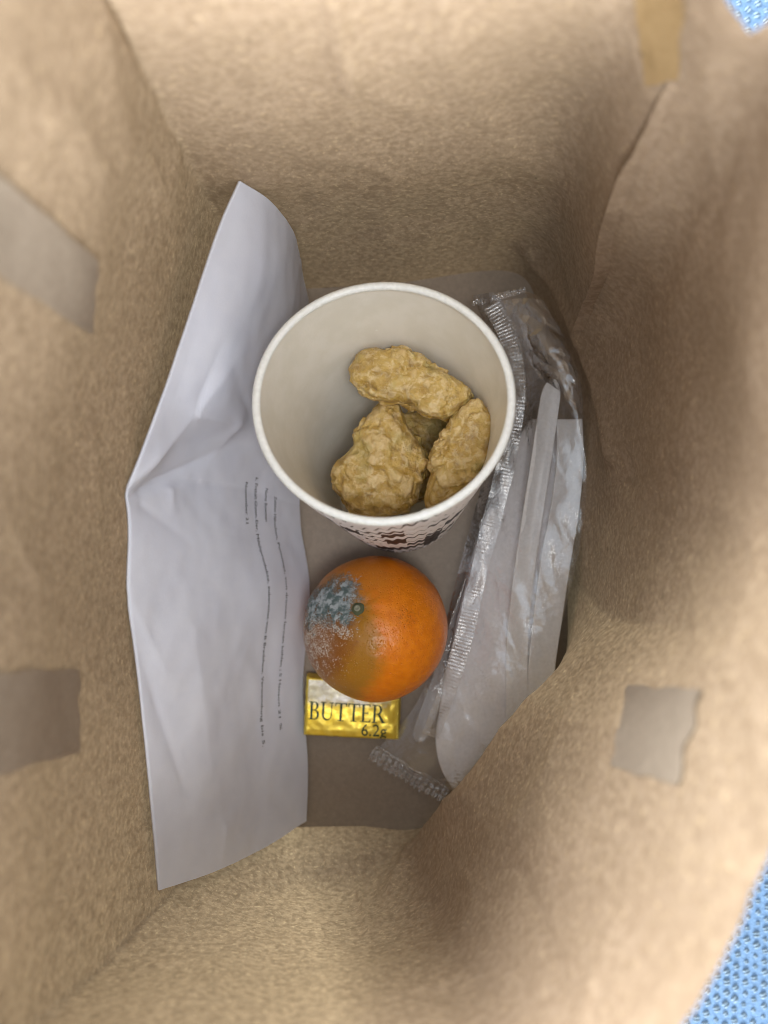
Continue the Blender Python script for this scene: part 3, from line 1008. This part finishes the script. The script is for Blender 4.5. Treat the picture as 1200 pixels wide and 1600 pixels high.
# ------------------------------------------------------------------ butter pat
def build_butter():
    th = math.radians(-3.2)
    ex = Vector((math.cos(th), math.sin(th), 0)); ey = Vector((-math.sin(th), math.cos(th), 0))
    W, Ht, D = 0.0452, 0.0282, 0.0105
    c = P(550.5, 1108, 0.3685); c.z = 0.0012
    root = empty("butter_pat", c)
    tag(root, "small gold foil butter portion with green lettering, tucked under the orange's edge", "butter")
    T = NT("gold_foil")
    co = T.coord()
    n = T.noise(co, 190, 4, 0.6, 0.8); f = T.noise(co, 900, 3)
    sep = T.n("SeparateXYZ"); T.put(sep.inputs[0], T.n("UVMap").outputs[0])
    u, v = sep.outputs[0], sep.outputs[1]
    pale = T.math('MULTIPLY', T.map(T.math('ADD', v, T.math('MULTIPLY', n, 0.18)), 0.60, 0.76), T.map(u, 0.93, 0.86))
    pale = T.math('MULTIPLY', pale, T.map(v, 0.965, 0.955))
    pale = T.math('MULTIPLY', pale, T.map(u, 0.015, 0.025))
    col = T.mix(T.map(n, 0.3, 0.7), (0.90, 0.66, 0.075), (0.97, 0.77, 0.14))
    col = T.mix(pale, col, T.mix(T.map(n, 0.35, 0.65), (0.66, 0.62, 0.44), (0.85, 0.84, 0.80)))
    met = T.map(pale, 0, 1, 0.80, 0.20)
    nb = T.bump(T.math('ADD', n, T.math('MULTIPLY', f, 0.25)), 0.14, 0.0012)
    M = T.finish(T.bsdf(col, T.map(f, 0.3, 0.7, 0.34, 0.48), metallic=met, normal=nb))
    nx, ny, nz = 70, 46, 10

    def top_h(u, v):
        h = D
        # folded end on the right: diagonal pleats
        if u > 0.70:
            k = (u - 0.70) / 0.30
            h += 0.0011 * math.sin((v * 7 + u * 14)) * k - 0.0022 * k * k
            h += 0.0010 * abs(noise.noise(Vector((u * 9, v * 5, 2)))) * k
        h += 0.00035 * noise.noise(Vector((u * 7, v * 5, 1))) + 0.00025 * noise.noise(Vector((u * 16, v * 12, 4)))
        # slump of soft butter
        h -= 0.0010 * max(0, 0.12 - v) / 0.12 * 0.8
        return h
    V = []; UV = []; Fc = []

    def add_grid(fn, a, b):
        o = len(V)
        for i in range(a):
            for j in range(b):
                p, uv = fn(j / (b - 1), i / (a - 1)); V.append(p); UV.append(uv)
        Fc.extend(tuple(o + k for k in f) for f in grid_faces(a, b))

    def pos(u, v, w):
        # rounded box
        e = 0.0016
        x = (u - 0.5) * W; y = (v - 0.5) * Ht
        return c + ex * x + ey * y + Vector((0, 0, w))

    bev = 0.0014
    def top(u, v):
        x = (u - 0.5) * (W); y = (v - 0.5) * (Ht)
        dx = max(0, abs(x) - (W / 2 - bev)); dy = max(0, abs(y) - (Ht / 2 - bev))
        dd = min(1, math.hypot(dx, dy) / bev)
        drop = bev * (1 - math.sqrt(max(0, 1 - dd * dd)))
        return c + ex * x + ey * y + Vector((0, 0, top_h(u, v) - drop)), (u, v)
    # denser near borders
    def warp(t): return 0.5 - 0.5 * math.cos(PI * t) if True else t
    add_grid(lambda u, v: top(warp(u), warp(v)), ny, nx)
    # side walls drop from the top border to the bottom with slight bulge
    def side(fn_uv):
        def f(s, w):
            u, v = fn_uv(warp(s)); p, uv = top(u, v)
            z0 = p.z - c.z
            q = Vector((p.x, p.y, c.z + z0 * (1 - w)))
            out = (p - c); out.z = 0
            q += out.normalized() * (0.0007 * math.sin(PI * w) + 0.0004 * noise.noise(Vector((u * 9, v * 9, w * 3))))
            return q, (u * 0.9 + 0.05, 0.2)
        return f
    for fuv in (lambda s: (s, 0.0), lambda s: (1 - s, 1.0), lambda s: (0.0, 1 - s), lambda s: (1.0, s)):
        add_grid(side(fuv), 8, nx)
    mesh_obj("foil_wrapper", V, Fc, M, root, uvs=UV)

    # serif capitals drawn as outlines: thick stems, thin arms, bracket-like serifs
    def rect(x0, y0, x1, y1): return [(x0, y0), (x1, y0), (x1, y1), (x0, y1)]
    def arc_band(cx, cy, ro, ri, a0, a1, sx=1.0, n=14, rix=None):
        rix = rix or ri
        out = []
        for i in range(n):
            a = a0 + (a1 - a0) * i / n; b = a0 + (a1 - a0) * (i + 1) / n
            out.append([(cx + ro * sx * math.cos(a), cy + ro * math.sin(a)), (cx + ro * sx * math.cos(b), cy + ro * math.sin(b)),
                        (cx + rix * sx * math.cos(b), cy + ri * math.sin(b)), (cx + rix * sx * math.cos(a), cy + ri * math.sin(a))])
        return out
    st, tn, sf = 0.135, 0.05, 0.10
    def stem(x, y0=0.0, y1=1.0): return [rect(x, y0 + 0.03, x + st, y1 - 0.03), rect(x - sf, y0, x + st + sf, y0 + 0.045), rect(x - sf, y1 - 0.045, x + st + sf, y1)]
    G = {}
    G['B'] = (stem(0.10) + [rect(0.2, 0.95, 0.36, 1.0), rect(0.2, 0.505, 0.38, 0.555), rect(0.2, 0.0, 0.38, 0.05)]
              + arc_band(0.34, 0.765, 0.235, 0.20, -PI / 2, PI / 2, 1.0, 14, 0.10) + arc_band(0.36, 0.275, 0.275, 0.225, -PI / 2, PI / 2, 1.0, 14, 0.13), 0.68)
    G['U'] = ([rect(0.10, 0.33, 0.10 + st, 0.97), rect(0.0, 0.955, 0.34, 1.0), rect(0.64, 0.33, 0.70, 0.97), rect(0.54, 0.955, 0.80, 1.0)]
              + [[(0.10 + 0.30 + 0.30 * math.cos(a), 0.33 + 0.34 * math.sin(a)), (0.40 + 0.30 * math.cos(b), 0.33 + 0.34 * math.sin(b)),
                  (0.435 + 0.205 * math.cos(b), 0.33 + 0.27 * math.sin(b)), (0.435 + 0.205 * math.cos(a), 0.33 + 0.27 * math.sin(a))]
                 for a, b in [(PI + PI * i / 16, PI + PI * (i + 1) / 16) for i in range(16)]], 0.84)
    G['T'] = ([rect(0.31, 0.03, 0.31 + st, 0.97), rect(0.20, 0.0, 0.56, 0.045), rect(0.02, 0.945, 0.74, 1.0),
               [(0.02, 0.80), (0.06, 0.80), (0.10, 0.95), (0.02, 0.95)], [(0.74, 0.80), (0.70, 0.80), (0.66, 0.95), (0.74, 0.95)]], 0.76)
    G['E'] = (stem(0.10) + [rect(0.2, 0.95, 0.58, 1.0), rect(0.2, 0.48, 0.47, 0.53), rect(0.2, 0.0, 0.60, 0.05),
              [(0.58, 0.84), (0.55, 0.84), (0.50, 0.955), (0.58, 0.955)], [(0.63, 0.17), (0.60, 0.17), (0.50, 0.04), (0.60, 0.0)], rect(0.44, 0.42, 0.475, 0.59)], 0.66)
    G['R'] = (stem(0.10) + [rect(0.2, 0.95, 0.36, 1.0), rect(0.2, 0.465, 0.38, 0.515)] + arc_band(0.35, 0.7325, 0.2675, 0.22, -PI / 2, PI / 2, 1.0, 14, 0.125)
              + [[(0.33, 0.49), (0.47, 0.50), (0.80, 0.03), (0.62, 0.03)], rect(0.60, 0.0, 0.84, 0.045)], 0.80)

    def to_top(x, y, off=0.00018):
        """local letter position in metres from the pat's lower-left corner"""
        u, v = x / W, y / Ht
        p, _ = top(max(0, min(1, u)), max(0, min(1, v)))
        return p + Vector((0, 0, off))
    x = 0.0018; cap = 0.0086; y0 = 0.0082; sx = 0.92
    V = []; Fc = []
    for idx, ch in enumerate("BUTTER"):
        quads, adv = G[ch]
        for qi, q in enumerate(quads):
            o = len(V)
            # cut each piece finely enough to follow the foil
            (a, b, cc, d) = [np.array(k) for k in q]
            for i in range(4):
                for j in range(4):
                    s, t = i / 3, j / 3
                    pp = (a * (1 - t) + b * t) * (1 - s) + (d * (1 - t) + cc * t) * s
                    V.append(to_top(x + pp[0] * cap * sx, y0 + pp[1] * cap, 0.00016 + 0.000004 * qi))
            Fc += [tuple(o + k for k in f) for f in grid_faces(4, 4)]
        x += adv * cap * sx + 0.0002
    mesh_obj("printed_word", V, Fc, M_GREEN_INK, root, smooth=False)
    V, Fc = text_geo("6.2g")
    s = 0.0068
    w = V[:, 0].max()
    pts = [to_top(0.0272 + v[0] / w * 0.0125, 0.0016 + v[1] * s * 1.25, 0.00018) for v in V]
    mesh_obj("printed_weight", pts, Fc, M_GREEN_INK, root, smooth=False)


build_butter()


# ------------------------------------------------------------------ cutlery pack
def poly_px(path, n):
    path = np.array(path, float)
    seg = np.concatenate([[0], np.cumsum(np.hypot(*np.diff(path[:, :2], axis=0).T))])
    t = np.linspace(0, seg[-1], n)
    return np.stack([np.interp(t, seg, path[:, k]) for k in range(path.shape[1])], 1)


def smooth_path(path, n):
    d, _ = hermite(np.array(path, float), [False] * len(path), 12)
    return poly_px(d, n)


def band(left, right, n, m, bulge, zfun=None, extra=None):
    L = smooth_path(left, n); Rr = smooth_path(right, n)
    g = np.zeros((n, m, 3))
    for i in range(n):
        for j in range(m):
            t = j / (m - 1)
            q = L[i] * (1 - t) + Rr[i] * t
            p = P(q[0], q[1], q[2])
            p.z += bulge * math.sin(PI * t) ** 0.9
            g[i, j] = p
    return g


def displaced(g, fn):
    nr = grid_normals(g)
    if nr[..., 2].mean() < 0: nr = -nr
    for i in range(g.shape[0]):
        for j in range(g.shape[1]):
            g[i, j] += nr[i, j] * fn(Vector(g[i, j]), i / (g.shape[0] - 1), j / (g.shape[1] - 1))
    return g


def solid_from_grid(g, thick):
    """closed slab: top grid, lower grid, rim"""
    n, m = g.shape[:2]
    low = g - np.array([0, 0, thick])
    V = np.concatenate([g.reshape(-1, 3), low.reshape(-1, 3)])
    Fc = grid_faces(n, m) + [tuple(n * m + k for k in reversed(f)) for f in grid_faces(n, m)]
    loop = [j for j in range(m)] + [i * m + m - 1 for i in range(1, n)] + [(n - 1) * m + j for j in range(m - 2, -1, -1)] + [i * m for i in range(n - 2, 0, -1)]
    for a, b in zip(loop, loop[1:] + loop[:1]):
        Fc.append((b, a, n * m + a, n * m + b))
    return V, Fc


# napkin
g = band([(830, 655, .362), (800, 705, .363), (766, 790, .364), (742, 860, .365), (722, 940, .366), (702, 1030, .367), (687, 1110, .368), (682, 1160, .369), (690, 1200, .370), (708, 1230, .371)],
         [(903, 664, .349), (905, 720, .349), (898, 790, .350), (884, 870, .352), (868, 950, .354), (852, 1020, .357), (840, 1080, .360), (836, 1120, .3645), (815, 1170, .368), (716, 1236, .3735)], 110, 26, 0.003)
g = displaced(g, lambda p, s, t: 0.0006 * noise.noise(p * 90) + 0.0003 * noise.noise(p * 260) + 0.0007 * math.sin(t * 11 + s * 2))
V, Fc = solid_from_grid(g, 0.0025)
tag(mesh_obj("paper_napkin", V, Fc, M_NAPKIN), "white folded paper napkin with a rounded lower end, inside the clear film pack", "napkin")


def cutlery(name, label, path, widths, ridge, zoff, tip_round=True, thick=0.0016, mat=None):
    n = 70; m = 17
    c = smooth_path(path, n)
    w = np.interp(np.linspace(0, 1, n), np.linspace(0, 1, len(widths)), widths)
    g = np.zeros((n, m, 3))
    for i in range(n):
        a = P(*c[max(i - 1, 0)]); b = P(*c[min(i + 1, n - 1)]); t = (b - a); t.z = 0; t.normalize()
        s = Vector((-t.y, t.x, 0)); s = -s if s.x < 0 else s
        p = P(*c[i])
        k = 1.0
        e = min(i, n - 1 - i) / 4.0
        if tip_round and e < 1: k = math.sqrt(max(0.05, 1 - (1 - e) ** 2))
        for j in range(m):
            q = (j / (m - 1) * 2 - 1)
            pos = p + s * (q * w[i] * 0.5 * k)
            # two raised edge ribs and a channel between, as moulded handles have
            z = ridge * (abs(q) ** 2) * (1 if abs(q) < 0.86 else 0.75)
            pos.z += zoff + z
            g[i, j] = pos
    V, Fc = solid_from_grid(g, thick)
    o = mesh_obj(name, V, Fc, mat or M_PLASTIC)
    bv = o.modifiers.new("soft_edges", 'BEVEL'); bv.width = 0.0004; bv.segments = 2; bv.limit_method = 'ANGLE'; bv.angle_limit = math.radians(50)
    tag(o, label, "cutlery")
    return o


M_CLEAR_PLASTIC = film_mat("translucent_plastic", 0.38, gloss=0.12)
# moulded white cutlery
cutlery("plastic_spoon", "broad white plastic spoon handle with square shoulder, nearest the right bag wall",
        [(889, 655, .346), (890, 720, .346), (881, 800, .348), (867, 880, .350), (856, 960, .353), (846, 1040, .3565), (842, 1130, .363)], [0.0115, 0.0125, 0.0135, 0.0135, 0.0125, 0.0115], 0.0010, 0.0006, False)
cutlery("plastic_fork", "narrow white plastic fork handle with a stub end, lying on the napkin",
        [(862, 594, .347), (852, 660, .348), (840, 740, .349), (826, 830, .351), (814, 920, .3535), (806, 1010, .3575), (806, 1140, .366)], [0.0085, 0.0090, 0.0090, 0.0090, 0.0095, 0.0100, 0.0110], 0.0010, 0.0030, True)
cutlery("plastic_knife", "thin translucent white plastic knife tip between the butter and the napkin",
        [(768, 800, .369), (742, 900, .370), (712, 985, .371), (690, 1055, .372), (668, 1115, .3725), (652, 1158, .373)], [0.008, 0.0085, 0.0085, 0.0082, 0.0080, 0.0080], 0.0006, 0.0012, True, mat=M_CLEAR_PLASTIC)


def build_film():
    root = empty("cutlery_pouch", P(780, 860, .37))
    tag(root, "clear crinkled film pouch of disposable cutlery, lying between the cup and the right bag wall", "cutlery pack")
    left = [(738, 462, .360), (762, 520, .361), (776, 580, .362), (775, 650, .363), (757, 740, .364), (730, 840, .366), (708, 925, .368), (690, 1000, .369), (665, 1070, .371), (636, 1120, .373), (592, 1168, .375)]
    right = [(842, 462, .350), (872, 505, .343), (893, 555, .339), (908, 605, .337), (912, 665, .336), (917, 760, .337), (905, 860, .339), (886, 940, .343), (868, 1020, .347), (862, 1080, .349), (835, 1150, .356), (735, 1246, .370)]
    n, m = 230, 74
    g = band(left, right, n, m, 0.0062)

    def crinkle(p, s, t):
        e = min(1, t / 0.22, (1 - t) / 0.06)
        q = Vector((p.x * 1.0 + p.y * 0.25, p.y * 0.55, 0))
        d, _ = noise.voronoi(q * 62 + Vector((0.3, 0.7, 0)))
        d2, _ = noise.voronoi(q * 150 + Vector((4.3, 2.7, 0)))
        big = (d[1] - d[0])
        h = 0.0019 * (0.35 - min(0.5, big)) + 0.0005 * (0.3 - min(0.5, d2[1] - d2[0]))
        h += 0.0010 * noise.noise(Vector((p.x * 130 + p.y * 34, p.y * 22, 1)))
        return h * e * 0.8
    g = displaced(g, crinkle)
    mesh_obj("film_front", g.reshape(-1, 3), grid_faces(n, m), M_FILM, root)
    # loose flap of film standing off to the right
    fl = [(912, 700, .335), (912, 780, .336), (900, 860, .338), (890, 930, .341), (874, 1010, .346), (852, 1062, .350)]
    fr = [(914, 690, .332), (920, 780, .330), (902, 860, .330), (887, 925, .332), (874, 1000, .338), (862, 1062, .343)]
    # top-right loose film folds
    g2 = band([(785, 470, .356), (800, 510, .352), (818, 548, .348), (842, 590, .345)], [(850, 470, .342), (878, 520, .338), (897, 575, .334), (910, 645, .332)], 60, 40, 0.004)
    g2 = displaced(g2, lambda p, s, t: 0.0022 * (abs(noise.noise(Vector((p.x * 120 + p.y * 80, p.y * 40 - p.x * 20, 3)))) - 0.2) + 0.0005 * noise.noise(p * 260))
    mesh_obj("loose_flap", g2.reshape(-1, 3), grid_faces(60, 40), M_FILM, root)
    # ribbed back seam that wanders down the pack
    path = [(768, 476, .352), (792, 520, .350), (806, 575, .3485), (805, 640, .3485), (792, 720, .3495), (772, 800, .351), (754, 870, .3525), (738, 940, .354), (724, 1000, .3555), (706, 1060, .358), (690, 1105, .361), (672, 1150, .366)]
    nn = 900
    c = smooth_path(path, nn); mm = 7
    V = []
    for i in range(nn):
        a = P(*c[max(i - 2, 0)]); b = P(*c[min(i + 2, nn - 1)]); t = (b - a).normalized()
        s = Vector((-t.y, t.x, 0)); s = -s if s.x < 0 else s; s.normalize()
        p = P(*c[i])
        ph = i / nn * 2 * PI * 130
        fade = 0.35 + 0.65 * max(0, min(1, 0.5 + 1.6 * noise.noise(Vector((i * 0.012, 0, 0)))))
        wd = 0.0040 * (1 + 0.2 * noise.noise(Vector((i * 0.01, 3, 0))))
        for j in range(mm):
            q = j / (mm - 1) * 2 - 1
            z = 0.00009 * math.sin(ph) * fade * (1 - abs(q) ** 6) + 0.0009 * noise.noise(Vector((i * 0.02, q * 0.8, 1)))
            v = p + s * (q * wd); v.z += z + q * 0.0006
            V.append(v)
    mesh_obj("ribbed_seam", V, grid_faces(nn, mm), M_SEAM, root)
    # crimped end seals with pinked edges
    def crimp(a, b, width, teeth, depth):
        A = np.array(a, float); B = np.array(b, float); nn2 = teeth * 6 + 1; mm2 = 12
        dirp = (B - A); nrm = np.array([-dirp[1], dirp[0], 0]); nrm /= np.hypot(*nrm[:2]) + 1e-9
        if width < 0: nrm, w = -nrm, -width
        else: w = width
        V = []
        for i in range(nn2):
            t = i / (nn2 - 1); tri = abs(((t * teeth) % 1) - 0.5) * 2
            for j in range(mm2):
                q = j / (mm2 - 1)
                ww = w * q + (5.0 * (tri - 0.5) if j == mm2 - 1 else 0)
                x = A + dirp * t + nrm * ww
                x = x + np.array([noise.noise(Vector((t * 5, q, 2))) * 4, noise.noise(Vector((t * 5, q, 7))) * 4, 0])
                p = P(x[0], x[1], x[2])
                p.z += 0.0006 * math.sin(q * PI * 5) + 0.0016 * abs(noise.noise(Vector((t * 9, q * 2.0, depth)))) + 0.0007 * math.sin(t * teeth * 2 * PI) * q
                p.z = max(p.z, 0.0014)
                V.append(p)
        mesh_obj("crimped_seal", V, grid_faces(nn2, mm2), M_CRIMP, root)
    crimp((588, 1164, .374), (704, 1232, .374), 26, 14, 3.0)
    crimp((740, 480, .360), (822, 458, .350), -9, 10, 6.0)


build_film()
